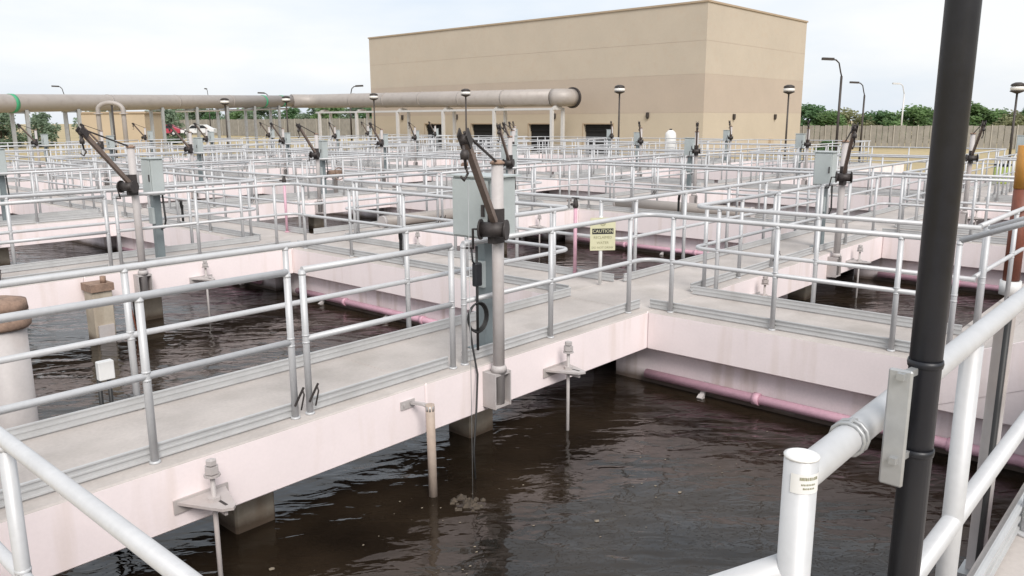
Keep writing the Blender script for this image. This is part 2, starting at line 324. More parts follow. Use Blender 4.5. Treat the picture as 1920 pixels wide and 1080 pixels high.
def guardrail(i, j):
    far = j >= 3 or i >= 3
    n = 6 if far else 10
    x0, x1 = bx(i-1)+BW-.12, bx(i)+.12
    y0, y1 = ay(j-1)+AW-.12, ay(j)+.12
    ox = bx(i)-BX                      # offset of this column
    if j == 0: y0 = 1.72
    t = thing('guardrail', 'grey pipe guardrail round the basin, %s, %s column from the left' % (rowname(j), ORD[i]), 'guardrail', group='pipe guardrails round the basins')
    # opening in the back side for the removable panel
    gl, gr = ox+2.98, ox+4.66
    if j == 0: path = [(gr, y1)]+arc(x1-R_, y1-R_, R_, 90, 0)+[(x1, y0)]
    else: path = [(gr, y1)]+arc(x1-R_, y1-R_, R_, 90, 0)+arc(x1-R_, y0+R_, R_, 0, -90)+arc(x0+R_, y0+R_, R_, 270, 180)+arc(x0+R_, y1-R_, R_, 180, 90)+[(gl, y1)]
    paths = [path]
    if j == 0: paths.append([(x0, .95 if i == 0 else y0)]+arc(x0+R_, y1-R_, R_, 180, 90)+[(gl, y1)])
    for p in paths:
        MB().tube(rail_path(p, TOP), RR, n).build('top_rail', 'alu', t)
        MB().tube(rail_path(p, MID), RR*.92, n).build('mid_rail', 'alu', t)
    spots = [(gl, y1), (ox+1.98, y1), (x0+.32, y1), (gr, y1), (ox+5.82, y1), (ox+7.15, y1)]
    ys = [y1-.33, y1-1.48, y1-2.6] if j == 0 else [y1-.33, y1-1.55, y1-2.8, y1-4.05, y0+.3]
    spots += [(x1, y) for y in ys]+[(x0, y) for y in ([y1-.33, y1-1.86, 1.45] if j == 0 and i == 0 else ys)]
    if j > 0: spots += [(x0+.35, y0), (x0+1.6, y0), (x0+2.9, y0), (x0+4.2, y0), (x0+5.5, y0), (x1-.33, y0)]
    pme = FAR_POST_ME if far else POST_ME
    for x, y in spots: link('post', pme, t, (x, y, 0))
    segs = [((x0+.06, y1), (gl, y1), (0, 1)), ((gr, y1), (x1-.05, y1), (0, 1)), ((x1, y1-.05), (x1, y0+.06), (1, 0)), ((x0, y0+.06), (x0, y1-.05), (-1, 0))]
    if j > 0: segs.append(((x0+.06, y0), (x1-.05, y0), (0, -1)))
    for a, b, s in segs: toe_mesh(a, b, s).build('toe_board', 'toe', t)
    # removable panel between the two open ends
    p = thing('rail_panel', 'removable pipe rail panel by the crane, %s, %s column from left' % (rowname(j), ORD[i]), 'rail panel', (ox+3.1, y1, 0), group='removable rail panels')
    lx = 1.42
    MB().tube([(0, 0, TOP), (lx, 0, TOP)], RR, n).build('top_rail', 'alu', p)
    MB().tube([(0, 0, MID), (lx, 0, MID)], RR*.92, n).build('mid_rail', 'alu', p)
    for xx in (0, lx): link('post', pme, p, (xx, 0, 0))
    toe_mesh((.03, 0), (lx-.03, 0), (0, 1)).build('toe_board', 'toe', p)
    if not far:
        c = MB()
        for xx in (-.12, 0): c.bar((xx-.02, -.03, .10), (xx+.06, -.03, .22), .012, .012).tube([(xx+.03, -.03, .06), (xx+.05, -.045, .17), (xx+.05, -.03, .2)], .006, 6)
        c.build('latch', 'dark', p)
BAS = [(i, j) for j in range(NJ) for i in range(firsti(j), lasti(j)+1)]
for i, j in BAS: guardrail(i, j)

# ------------------------------------------------------------------ davit cranes
def crane(label):
    t = thing('davit_crane', label, 'crane', group='davit cranes over the basins')
    bb = MB().box(-.10, .10, .085, .1, -.37, -.055).box(-.10, -.088, -.05, .085, -.37, -.06).box(.088, .10, -.05, .085, -.37, -.06).box(-.087, .087, -.045, .084, -.085, -.062).box(-.087, .087, -.045, .084, -.368, -.345)
    bb.build('base_bracket', 'greypost', t)
    MB().tube([(0, 0, -.34), (0, 0, 1.70)], .050, 14).lathe([(.068, -.06), (.068, -.02), (.055, 0)], (0, 0, 0), 14).build('post', 'greypost', t)
    MB().lathe([(.062, 1.70), (.062, 1.715), (.03, 1.735)], (0, 0, 0), 12).build('cap', 'rust', t)
    az, el, Lb = rad(207), rad(43), 1.05
    h = Vector((math.cos(az), math.sin(az), 0)); d = h*math.cos(el)+Vector((0, 0, math.sin(el)))
    s = Vector((-h.y, h.x, 0))
    b0 = Vector((0, 0, 1.22))+h*.08; tip = b0+d*Lb
    MB().bar(b0-d*.08, tip, .045, .055).build('boom', 'brownsteel', t)
    hd = MB().bar(tip-d*.09+s*.032, tip+d*.05+s*.032, .01, .075).bar(tip-d*.09-s*.032, tip+d*.05-s*.032, .01, .075)
    hd.tube([tip-s*.03-Vector((0, 0, .02)), tip+s*.03-Vector((0, 0, .02))], .034, 12).build('sheave', 'dark', t)
    MB().tube([Vector((0, 0, 1.71)), tip+Vector((0, 0, .03))], .011, 6).build('stay', 'dark', t)
    w = MB().tube([b0+h*.05-s*.10-Vector((0, 0, .04)), b0+h*.05+s*.10-Vector((0, 0, .04))], .062, 14)
    w.tube([b0+h*.05-s*.115-Vector((0, 0, .04)), b0+h*.05-s*.10-Vector((0, 0, .04))], .085, 14).tube([b0+h*.05+s*.10-Vector((0, 0, .04)), b0+h*.05+s*.115-Vector((0, 0, .04))], .085, 14)
    w.bar(Vector((0, 0, 1.06))+h*.05, Vector((0, 0, 1.34))+h*.05, .13, .07)
    wi = w.build('winch', 'dark', t)
    k = b0+h*.05-s*.115-Vector((0, 0, .04))
    MB().tube([k, k-s*.06, k-s*.06+Vector((.05, .05, -.17)), k-s*.15+Vector((.05, .05, -.17))], .011, 6).build('crank', 'dark', wi)
    hk = tip-Vector((0, 0, .08))+d*.03
    MB().tube([hk, hk+Vector((.02, 0, -.16))], .012, 6).tube([hk+Vector((.02, 0, -.16)), hk+Vector((.05, .01, -.2)), hk+Vector((.02, .02, -.25)), hk+Vector((-.02, .01, -.22))], .010, 6).lathe([(.03, -.07), (.034, -.03), (.02, 0)], tuple(hk+Vector((.01, 0, -.03))), 8).build('hook', 'dark', t)
    return t, tip
CR0, TIP = crane('davit')
def panel():
    t = thing('control_panel', 'panel', 'control panel', group='control panels beside the cranes')
    cb = MB().cbox(-.09, .09, -.15, .15, 1.0, 1.52, .008).box(-.11, .11, -.17, .17, 1.522, 1.535).build('cabinet', ['cab'], t)
    MB().cbox(-.106, -.092, -.135, .135, 1.02, 1.50, .004).build('door', 'cab', cb)
    MB().box(-.12, -.107, -.115, -.10, 1.2, 1.3).build('handle', 'dark', cb)
    MB().box(-.055, .055, -.05, .05, .01, .998).box(-.12, .12, -.12, .12, 0, .009).build('pedestal', 'cabdark', t)
    MB().tube([(.06, -.11, 1.0), (.07, -.12, .62), (.06, -.09, .52), (.02, -.06, .50)], .014, 6).build('conduit', 'rubber', t)
    MB().cbox(-.09, -.057, -.07, .07, .58, .82, .005).build('junction_box', 'cab', t)
    return t
PN0 = panel()
first = True
for i, j in BAS:
    where = '%s, %s column from the left' % (rowname(j), ORD[i])
    c = CR0 if first else copy_tree(CR0)
    c.location = (bx(i)-BX+4.85, ay(j)-.1, 0); c['label'] = 'brown boomed davit crane, '+where
    jig = 0 if (i, j) in ((0, 0), (0, 1), (1, 0), (1, 1)) else random.uniform(-.12, .12)
    c.rotation_euler.z = jig
    p = PN0 if first else copy_tree(PN0)
    p.location = (bx(i)-BX+(5.17 if (i, j) == (0, 0) else 5.33), ay(j)+.36, 0); p['label'] = 'grey green control panel on pedestal, '+where
    for q in p.children:
        if q.name.startswith('cabinet'): q.scale = (1.75, 1.6, 1.03) if (i, j) == (0, 0) else (1, 1, 1)
    first = False

# gauge brackets on the near basins
def gauge(loc, label):
    t = thing('gauge_bracket', label, 'bracket', loc, group='gauge brackets on the basin edges')
    MB().box(-.19, .17, -.012, .0, -.045, .045).build('wall_plate', 'greypost', t)
    poly = [(-.17, -.013, .012), (-.03, -.30, .012), (.03, -.33, .012), (.06, -.30, .012), (.15, -.013, .012)]
    MB().prism(poly, (0, 0, .018)).box(-.002, .016, -.28, -.014, -.03, .011).build('arm', 'greypost', t)
    MB().box(.008, .026, -.27, -.12, .0302, .032).build('slot', 'dark', t)
    MB().tube([(0, -.15, -.9), (0, -.15, .30)], .016, 8).build('rod', 'greypost', t)
    for r, h, z, n in ((.044, .045, .21, 6), (.034, .03, .265, 6), (.05, .012, .19, 12), (.042, .025, .0302, 6)):
        MB().lathe([(r, 0), (r, h)], (0, -.15, z), n, smooth=False).build('nut', 'greypost', t)
    return t
for i, j in ((0, 0), (1, 0), (0, 1), (1, 1), (2, 0)):
    for k, xx in enumerate((2.2, 5.75)):
        gauge((bx(i)-BX+xx, ay(j)-.002, -.27), 'grey gauge bracket with water rod, %s of the crane, %s, %s column' % (('left', 'right')[k], rowname(j), ORD[i]))

# ------------------------------------------------------------------ raised platform with stairs
pf = tag(link('platform', None), 'raised concrete platform along the front of the basins', kind='structure')
PZ = .5
for k in range(5): MB().cbox(-1.6+3.6*k+.002, 2.0+3.6*k-.002, -.92, .52, .12, PZ, .011, topmat=1).build('slab', ['paint', 'deck'], pf)
for k in range(4): MB().cbox(.95+3.9*k, 1.25+3.9*k, -.6, -.2, -3.2, .118, .012).build('pier', 'column', pf)
for n_, xs in (('a', bx(-1)), ('b', bx(0))):
    st = tag(link('stairs', None), 'concrete steps down from the platform to the %s cross walkway' % ('camera end' if n_ == 'a' else 'first'), kind='structure')
    for k in range(3): MB().cbox(xs+.03, xs+BW-.03, .57+k*.36, .57+(k+1)*.36-.004, max(-.1, .12-.16*k), PZ-.13*(k+1)+.02, .01, topmat=1).build('step', ['paint', 'deck'], st)
    MB().prism([(xs-.005, .565, .12), (xs-.005, 1.75, -.40), (xs-.005, 1.75, .03), (xs-.005, .565, .52)], (.026, 0, 0)).build('stringer', 'paint', st)
FY = .42
fg = thing('platform_guardrail', 'large pale pipe guardrail along the raised platform, close at hand', 'guardrail')
PT = PZ+1.05-.002
MB().tube([(1.1, FY, PT-.01), (1.13, FY, PT-.012), (16, FY, PT-.012)], .0245, 16).build('top_rail', 'alu', fg)
MB().tube([(1.1, FY, PZ+.56), (16, FY, PZ+.56)], .0235, 16).build('mid_rail', 'alu', fg)
for k, xx in enumerate([1.1, 2.12, 3.4, 4.7, 6.0, 7.3, 8.6, 9.9, 11.2, 12.5, 13.8]):
    hh = 1.068 if k == 0 else 1.02
    MB().tube([(0, 0, .01), (0, 0, hh)], .0245, 16).lathe([(.05, 0), (.05, .012)], (0, 0, 0), 12).build('post', 'alu', fg, (xx, FY, PZ))
MB().lathe([(.0252, 0), (.0254, .003), (.02, .005)], (1.1, FY, PZ+1.068), 20).build('end_cap', 'white', fg)
# printed sticker band below the cap of the end post
stk = MB(); r_ = .0249; n_ = 20
for k in range(n_):
    a, b = rad(170+k*6), rad(170+(k+1)*6)
    stk.add([(1.1+r_*math.cos(a), FY+r_*math.sin(a), PZ+1.02), (1.1+r_*math.cos(b), FY+r_*math.sin(b), PZ+1.02), (1.1+r_*math.cos(b), FY+r_*math.sin(b), PZ+1.05), (1.1+r_*math.cos(a), FY+r_*math.sin(a), PZ+1.05)], [(0, 1, 2, 3)], 0, True)
stk = stk.build('sticker', 'white', fg)
ink = MB(); r_ = .0251; rng = random.Random(3)
for z, w0, hh, a0, a1 in ((1.041, 7, .005, 200, 262), (1.033, 5, .003, 206, 256), (1.027, 5, .003, 212, 250)):
    a = a0
    while a < a1:
        da = rng.uniform(w0*.4, w0*.8)
        p = [(1.1+r_*math.cos(rad(q)), FY+r_*math.sin(rad(q))) for q in (a, a+da)]
        ink.add([(*p[0], PZ+z), (*p[1], PZ+z), (*p[1], PZ+z+hh*rng.uniform(.7, 1)), (*p[0], PZ+z+hh)], [(0, 1, 2, 3)]); a += da+rng.uniform(1, 2.4)
ink.build('print', 'fadedink', stk)
MB().tube([(1.1, FY+.01, PZ+.885), (1.1, 1.62, .50)], .0235, 14).build('stair_rail', 'alu', fg)
toe_mesh((1.15, FY), (16, FY), (0, 1)).build('toe_board', 'toe', fg, (0, 0, PZ))
# far stair rails at the first cross walkway
sr = thing('stair_handrail', 'pipe handrail on the steps by the first cross walkway', 'handrail')
for xx in (bx(0)+.12, bx(0)+BW-.12):
    MB().tube([(xx, .5, PZ+1.02), (xx, 1.66, TOP)], RR, 8).build('top_rail', 'alu', sr)
    link('post', POST_ME, sr, (xx, 1.66, 0))
# rail run across the second basin of the front row, on a narrow ledge
lg = tag(link('ledge', None), 'narrow concrete ledge along the second basin', kind='structure')
for k in range(2): MB().cbox(bx(0)+BW+.003+k*3.25, bx(0)+BW+3.25*(k+1)-.003, .9, 1.86, -.3, 0, .011, topmat=1).build('slab', ['paint', 'deck'], lg)
lr = thing('ledge_guardrail', 'pipe guardrail on the narrow ledge behind the black pole', 'guardrail')
for z, r in ((TOP, RR), (MID, RR*.92)): MB().tube([(bx(0)+BW+.02, 1.76, z), (bx(1)-.05, 1.76, z)], r, 10).build('top_rail' if z > 1 else 'mid_rail', 'alu', lr)
for xx in (.3, 1.7, 3.1, 4.5, 5.9): link('post', POST_ME, lr, (bx(0)+BW+xx, 1.76, 0))

# black pole clamped to the platform guardrail
bp = thing('black_pole', 'tall black pipe pole clamped upright to the platform guardrail', 'pole', (1.37, .335, 0))
MB().tube([(0, 0, PZ+.03), (0, 0, 4.2)], .0245, 24).build('pipe', 'black', bp)
MB().lathe([(.05, 0), (.05, .02), (.03, .028)], (0, 0, PZ), 16).build('foot', 'black', bp)
for z in (1.665, 1.515): MB().lathe([(.0262, -.006), (.0272, 0), (.0262, .006)], (0, 0, z), 24).build('clamp_band', 'black', bp)
br = MB().cbox(-.066, -.058, .0, .036, 1.47, 1.665, .003)
br.build('mounting_plate', 'galv', bp)
for z in (1.655, 1.515): MB().bar((-.074, .016, z), (-.018, .008, z), .011, .011).build('clamp_bolt', 'galv', bp)
MB().tube([(-.062+.0285*math.cos(q*.5), FY-.335+.0*q, PT-.012+.0285*math.sin(q*.5)) for q in range(7)], .004, 6).build('u_bolt', 'galv', bp)
ub = MB().tube([(-.08, FY-.335+.0275*math.cos(rad(q)), PT-.012+.0275*math.sin(rad(q))) for q in range(0, 361, 30)], .004, 6).tube([(-.062, FY-.335+.0275*math.cos(rad(q)), PT-.012+.0275*math.sin(rad(q))) for q in range(0, 361, 30)], .004, 6)
ub.build('u_bolt', 'galv', bp)

# instrument stand beyond the platform guardrail
ps = thing('probe_stand', 'grey channel probe stand with a black cable outside the platform guardrail', 'instrument stand', (3.72, .63, 0))
MB().box(-.035, .035, -.03, .03, -.9, 1.28).build('channel', 'greypost', ps)
MB().tube([(-.06, -.02, -.9), (-.06, -.02, 1.35)], .012, 8).build('cable', 'rubber', ps)
MB().box(-.09, .05, -.05, .05, .10, .13).build('clamp', 'galv', ps)

# ------------------------------------------------------------------ things on and around the near basins
pr = thing('level_probe', 'tilted grey probe tube on an arm left of the nearest crane', 'probe', (3.9, 4.6, -.12))
MB().box(-.07, .07, -.012, -.001, -.03, .035).box(-.05, -.035, -.02, -.013, -.01, .01).build('wall_plate', 'greypost', pr)
MB().tube([(.03, -.012, .01), (.05, -.12, .02), (.06, -.2, .0)], .014, 8).bar((.03, -.02, .01), (.07, -.2, .02), .03, .02).build('arm', 'greypost', pr)
MB().tube([(.06, -.2, .03), (.07, -.2, -.80)], .035, 12).build('tube', 'tanpipe', pr)
MB().lathe([(.036, 0), (.036, .04)], (.06, -.2, -.02), 8).build('collar', 'galv', pr)

cb = thing('cable_reel', 'black coiled cable hanging on the rail beside the nearest crane', 'cable', (4.76, 4.69, 0))
co = MB()
for k in range(3): co.tube([(.105*math.cos(rad(q))*(1+.05*k), -.02-.012*k, .41+(.115+.008*k)*math.sin(rad(q))) for q in range(0, 360, 18)], .008, 6, closed=True)
co.build('coil', 'rubber', cb)
MB().tube([(-.1, -.03, .41), (-.1, -.06, .2), (-.11, -.13, -.05), (-.2, -.2, -.3), (-.34, -.30, -.62), (-.36, -.34, -.95)], .009, 6).build('tail', 'rubber', cb)
MB().tube([(0, -.03, 1.02), (0, -.03, .12)], .012, 8).build('rod', 'rubber', cb)
MB().cbox(-.04, .04, -.06, -.005, .68, .88, .01).tube([(-.06, -.03, 1.0), (-.05, -.03, .9), (-.02, -.03, .86)], .008, 6).build('plug_box', 'black', cb)
wl = tag(MB().tube([(0, 0, 0), (.0, .0, -2.78)], .0025, 5).build('hoist_wire', 'galv', None, (4.85+TIP.x+.03, 4.5+TIP.y, TIP.z-.32)), 'thin hoist wire hanging from the nearest crane hook', 'wire')
sc = MB(); rng = random.Random(5)
for k in range(26):
    a = rng.uniform(0, 6.28); r = rng.uniform(0, .12)*(.4 if k < 8 else 1); x, y = r*math.cos(a)*1.2, r*math.sin(a)
    h = rng.uniform(.01, .05); s_ = rng.uniform(.02, .05)
    sc.add([(x+s_, y, 0), (x, y+s_, .002), (x-s_, y, 0), (x, y-s_, 0), (x, y, h)], [(0, 1, 4), (1, 2, 4), (2, 3, 4), (3, 0, 4)])
tag(sc.build('scum', 'scum', None, (4.05, 4.1, WZ-.002)), 'clump of floating scum below the hoist wire', 'scum', kind='stuff')

fk = MB(); rng = random.Random(11)
cl = [(4.05, 4.1, .5), (2.2, 4.2, .5), (3.2, 3.4, .6), (5.6, 3.2, .7), (2.6, 9.2, .8), (5.2, 8.6, .7)]
for k in range(110):
    cx, cy, sp = cl[rng.randrange(6)]; x, y = cx+rng.gauss(0, sp), cy+rng.gauss(0, sp*.5)
    if y > 4.55 and y < 6: y -= 1.
    s_ = rng.uniform(.003, .010)*(2.4 if rng.random() < .08 else 1); n = rng.randrange(5, 8)
    fk.add([(x+s_*rng.uniform(.6, 1.5)*math.cos(6.283*q/n), y+s_*rng.uniform(.6, 1.2)*math.sin(6.283*q/n), WZ+.004) for q in range(n)]+[(x, y, WZ+.004+s_*.4)], [(q, (q+1) % n, n) for q in range(n)])
tag(fk.build('foam_flecks', 'foam'), 'small pale flecks of foam drifting on the brown water', 'foam', kind='stuff')

# caution sign
sg = thing('caution_sign', 'faded yellow caution sign on a white post behind the main walkway', 'sign', (8.17, 5.80, 0))
face = rad(-41)
sgp = MB().box(-.16, .16, -.006, 0, .45, .86).build('board', 'yellow', sg, rz=face)
MB().tube([(0, .03, .02), (0, .03, .88)], .022, 8).build('post', 'white', sg)
MB().box(-.135, .135, -.0075, -.0062, .655, .725).build('band', 'ink', sgp)
def text_mesh(s, size, name, mname, parent, loc):
    cu = bpy.data.curves.new(name, 'FONT'); cu.body = s; cu.size = size; cu.align_x = 'CENTER'; cu.align_y = 'CENTER'; cu.resolution_u = 2
    o = bpy.data.objects.new('tmp', cu); C.objects.link(o); dg = bpy.context.evaluated_depsgraph_get()
    me = bpy.data.meshes.new_from_object(o.evaluated_get(dg)); bpy.data.objects.remove(o)
    me.transform(Matrix.Rotation(math.pi/2, 4, 'X')); me.materials.clear(); me.materials.append(M[mname])
    q = link(name, me, parent, loc); return q
text_mesh('CAUTION', .058, 'lettering', 'yellow', sgp, (0, -.0085, .690))
text_mesh('RECLAIMED', .045, 'lettering', 'fadedink', sgp, (0, -.0075, .612))
text_mesh('WATER', .045, 'lettering', 'fadedink', sgp, (0, -.0075, .545))
text_mesh('DO NOT DRINK', .038, 'lettering', 'fadedink', sgp, (0, -.0075, .485))
em = MB().tube([(.03*math.cos(rad(q)), -.007,   .79+.03*math.sin(rad(q))) for q in range(0, 360, 24)], .004, 4, closed=True).box(-.018, .018, -.0075, -.0062, .778, .802).build('emblem', 'fadedink', sgp)

def riser(loc, label, h=.92):
    t = thing('water_riser', label, 'pipe', loc, group='purple water risers')
    MB().tube([(0, 0, 0), (0, 0, h)], .024, 10).lathe([(.045, 0), (.045, .02)], (0, 0, 0), 10).build('pipe', 'purple', t)
    MB().lathe([(.034, 0), (.04, .03), (.03, .09), (.02, .12)], (0, 0, h), 10).tube([(-.09, 0, h+.05), (0, 0, h+.05)], .018, 8).bar((-.01, -.06, h+.13), (.0, .06, h+.13), .02, .012).build('valve', 'dark', t)
riser((8.42, 6.42, 0), 'purple riser pipe with dark valve beside the caution sign')
riser((bx(0)+BW-.2, ay(1)+AW+.5, 0), 'purple riser pipe on the first cross walkway, second row back')
# small dark hose bibs along the first cross walkway
for k, (x, y, l) in enumerate(((bx(0)+.14, 8.95, 'front bay'), (bx(0)+.14, 15.6, 'second bay'), (bx(1)+.14, 8.9, 'next cross walkway'))):
    t = thing('hose_stand', 'black hose stand on the cross walkway, '+l, 'hose stand', (x+.08, y, 0), group='hose stands')
    MB().tube([(0, 0, 0), (0, 0, .35), (.01, 0, .42)], .025, 8).build('pipe', 'rubber', t)
    MB().tube([(0, 0, .36), (-.03, -.03, .45), (-.02, -.03, .56)], .03, 8).build('nozzle', 'rubber', t)

# mixer columns standing in basins
def mixer(loc, label, ztop, cols):
    t = thing('mixer_column', label, 'pipe', loc, group='mixer columns in the basins')
    MB().lathe([(.19, -2.0), (.19, ztop-.12)], (0, 0, 0), 24).build('pipe', cols[0], t)
    MB().lathe([(.215, ztop-.12), (.235, ztop-.1), (.235, ztop-.03), (.2, ztop-.01), (.195, ztop+.03), (.225, ztop+.04), (.215, ztop+.13), (.1, ztop+.16)], (0, 0, 0), 20).build('flange', cols[1], t)
    for k in range(8): MB().lathe([(.018, 0), (.018, .05)], (.217*math.cos(k*.785), .217*math.sin(k*.785), ztop-.035), 6).build('bolt', cols[1], t)
    return t
mixer((2.17, 8.1, 0), 'thick grey pipe with rusty flange rising from the basin behind the walkway', .36, ('greypost', 'rust'))
gp = thing('gate_post', 'stained concrete gate post with rusty cap against the second walkway', 'post', (4.18, 11.16, 0))
MB().cbox(-.13, .13, -.08, .2, -1.5, -.16, .01).build('block', 'column', gp)
MB().box(-.15, .15, -.11, .22, -.16, -.06).tube([(.05, -.02, -.06), (.05, -.02, .03)], .04, 8).build('cap', 'rust', gp)
MB().box(-.10, .10, -.112, -.082, -1.5, -.62).build('gate_leaf', 'greypost', gp)
MB().tube([(.3, -.1, -.2), (.36, -.12, -.6), (.42, -.1, -1.0)], .012, 6).build('cord', 'redbrown', gp)
tb = thing('sensor_box', 'small white box on a black stand at the far edge of the main walkway', 'sensor', (2.2, 5.93, 0))
MB().cbox(-.055, .055, -.03, .03, .22, .36, .006).build('housing', 'white', tb)
for xx in (-.04, .03): MB().tube([(xx, .03, -.6), (xx, .03, .34)], .016, 8).build('leg', 'rubber', tb)
MB().box(-.07, .05, -.015, .055, -.33, -.29).box(-.07, .05, -.06, .05, -.16, -.12).build('clamp', 'rubber', tb)

# orange-and-rust pole in the second basin
op = thing('marker_pole', 'thick orange and rust red pole with a white collar beyond the platform', 'pole', (10.9, 1.84, 0))
MB().lathe([(.094, 1.25), (.094, 1.74)], (0, 0, 0), 20).build('upper_pipe', 'orange', op)
MB().lathe([(.09, .17), (.09, 1.248)], (0, 0, 0), 20).build('pipe', 'redbrown', op)
MB().lathe([(.115, .0), (.115, .165)], (0, 0, 0), 20).build('collar', 'white', op)
# horizontal pipes lying on the walkways
for k, (x, y, z, lx, ly, l) in enumerate(((bx(0)+2.6, ay(1)+.85, .12, 3.6, 0, 'second walkway behind the caution sign'), (bx(1)+.75, ay(0)+AW+1.6, .13, 0, 3.4, 'second cross walkway'))):
    t = thing('spare_pipe', 'grey pipe length lying on the '+l, 'pipe', (x, y, z), group='pipes lying on walkways')
    MB().tube([(0, 0, 0), (lx, ly, 0)], .115, 16).build('pipe', 'bigpipe', t)
    for q in (0, 1): MB().tube([(lx*q-(.03 if lx else 0), ly*q-(.03 if ly else 0), 0), (lx*q+(.03 if lx else 0), ly*q+(.03 if ly else 0), 0)], .118+.004, 16).build('flange', 'greypost', t)
# rusty valve actuators
for k, (i, j, dx) in enumerate(((1, 2, 5.9), (2, 2, 3.4), (3, 3, 3.))):
    t = thing('valve_actuator', 'rusty brown valve actuator on the walkway edge, %s, %s column' % (rowname(j), ORD[i]), 'actuator', (bx(i)-BX+dx, ay(j)+.6, 0), group='rusty valve actuators')
    MB().lathe([(.06, 0), (.06, .45), (.1, .46), (.1, .5)], (0, 0, 0), 10).build('stem', 'greypost', t)
    MB().tube([(-.22, 0, .6), (.22, 0, .6)], .1, 12).tube([(0, -.16, .6), (0, .1, .6)], .08, 12).build('body', 'rust', t)
    MB().tube([(.17*math.cos(rad(q)), -.18, .6+.17*math.sin(rad(q))) for q in range(0, 360, 30)], .014, 5, closed=True).build('hand_wheel', 'rust', t)
lb = thing('storage_bin', 'lime yellow bin beyond the railings by the orange pole', 'bin', (29.6, 5.6, 0))
MB().cbox(-.22, .22, -.2, .2, 0, .55, .03).build('body', 'lime', lb); MB().cbox(-.24, .24, -.22, .22, .552, .62, .02).build('lid', 'black', lb)

# ------------------------------------------------------------------ the building
BD, BY0, BY1, BX1, BZ = 65., 35.64, 81.6, 86.06, 11.85
b = thing('building', 'large windowless tan block building with horizontal colour bands', 'building', (BD, BY0, 0))
dx_, dy_ = BX1-BD, BY1-BY0
doors = [(45.2-BY0, 48.7-BY0), (52.9-BY0, 55.8-BY0), (60.6-BY0, 64.2-BY0), (68.6-BY0, 71.8-BY0)]
DZ = 1.6
def ring(z0, z1, name, m, off=0):
    MB().box(-off, dx_+off, -off, dy_+off, z0, z1).build(name, m, b)
ring(8.73, BZ, 'wall_course', 'bupper'); ring(5.93, 8.67, 'wall_course', 'bupper'); ring(2.63, 5.90, 'wall_band', 'bband')
ring(8.67, 8.73, 'groove', 'bband', -.008); ring(5.90, 5.93, 'groove', 'bband', -.008); ring(2.60, 2.63, 'groove', 'bband', -.008)
ring(DZ, 2.60, 'wall_course', 'blower')
ys = [0]+[v for d in doors for v in d]+[dy_]
for k in range(0, len(ys), 2): MB().box(0, dx_, ys[k], ys[k+1], GZ, DZ).build('wall_pier', 'blower', b)
for y0, y1 in doors:
    MB().box(.42, dx_-.2, y0, y1, GZ, DZ).build('doorway', 'void', b)
    d = MB()
    for k in range(3): d.box(.30, .34, y0+.02, y1-.02, DZ-.28-k*.2, DZ-.12-k*.2)
    d.build('door', 'void', b)
    MB().box(-.03, .1, y0-.12, y0-.002, GZ, DZ+.12).box(-.03, .1, y1+.002, y1+.12, GZ, DZ+.12).box(-.03, .1, y0, y1, DZ+.002, DZ+.12).build('door_frame', 'coping', b)
MB().box(-.10, dx_+.1, -.10, dy_+.1, BZ+.002, BZ+.16).build('coping', 'coping', b)
for y in (41.3-BY0, 52.3-BY0, 66.4-BY0, 75.7-BY0): MB().cbox(-.22, -.002, y-.14, y+.14, 2.2, 2.68, .04).box(-.16, -.05, y-.1, y+.1, 2.1, 2.2).build('wall_light', 'lampdark', b)
for x in (5.6, 14.5): MB().cbox(x-.14, x+.14, -.22, -.002, 2.05, 2.5, .04).box(x-.1, x+.1, -.16, -.05, 1.95, 2.05).build('wall_light', 'lampdark', b)
MB().box(13.5, 14.1, -.25, -.002, -.4, .1).build('meter_box', 'shed', b)

# ------------------------------------------------------------------ the duct
du = thing('overhead_duct', 'huge grey brown duct pipe running overhead in front of the building', 'pipe')
PA, PB, PC = Vector((61, 49.3, 4.1)), Vector((61, 86.0, 4.45)), Vector((15, 69.5, 3.25))
PB2 = Vector((57, 88.5, 4.45))
MB().tube([PA, PA.lerp(PB, .5), PB, Vector((60.2, 88.0, 4.46)), Vector((58, 88.4, 4.44))], .82, 24).build('main_run', 'bigpipe', du)
PD = Vector((58, 88.4, 4.44)); 
MB().tube([PD, PD.lerp(Vector((20.4, 69.5, 3.42)), .5), Vector((20.4, 69.5, 3.42)), Vector((5, 61.8, 3.0))], .68, 24).build('side_run', 'bigpipe', du)
MB().tube([PA, PA+Vector((.06, -.35, 0)), PA+Vector((.25, -.72, 0)), PA+Vector((.58, -.98, 0)), PA+Vector((.95, -1.06, 0)), PA+Vector((1.5, -1.06, 0))], .82, 24).build('elbow', 'bigpipe', du)
MB().tube([PA+Vector((1.5, -1.06, 0)), PA+Vector((1.7, -1.06, 0))], .98, 24).build('blind_flange', 'dark', du)
for k in range(1, 6):
    p = PA.lerp(PB, k/6); MB().tube([p-Vector((0, .1, 0)), p+Vector((0, .1, 0))], .85, 24).build('band', 'bigpipe', du)
sd_ = (Vector((20.4, 69.5, 3.42))-PD).normalized()
for u in (2.5, 6.5, 41): p = PD+sd_*u; MB().tube([p-sd_*.16, p+sd_*.16], .71, 24).build('band', 'green', du)
for u in (13, 22, 31): p = PD+sd_*u; MB().tube([p-sd_*.1, p+sd_*.1], .70, 24).build('band', 'bigpipe', du)
fr = thing('pipe_rack', 'pale steel frame carrying the overhead duct', 'frame')
MB().box(60.1, 60.25, 48.6, 86.5, 2.95, 3.15).build('beam', 'pale', fr)
MB().box(61.75, 61.9, 48.6, 86.5, 2.95, 3.15).build('beam', 'pale', fr)
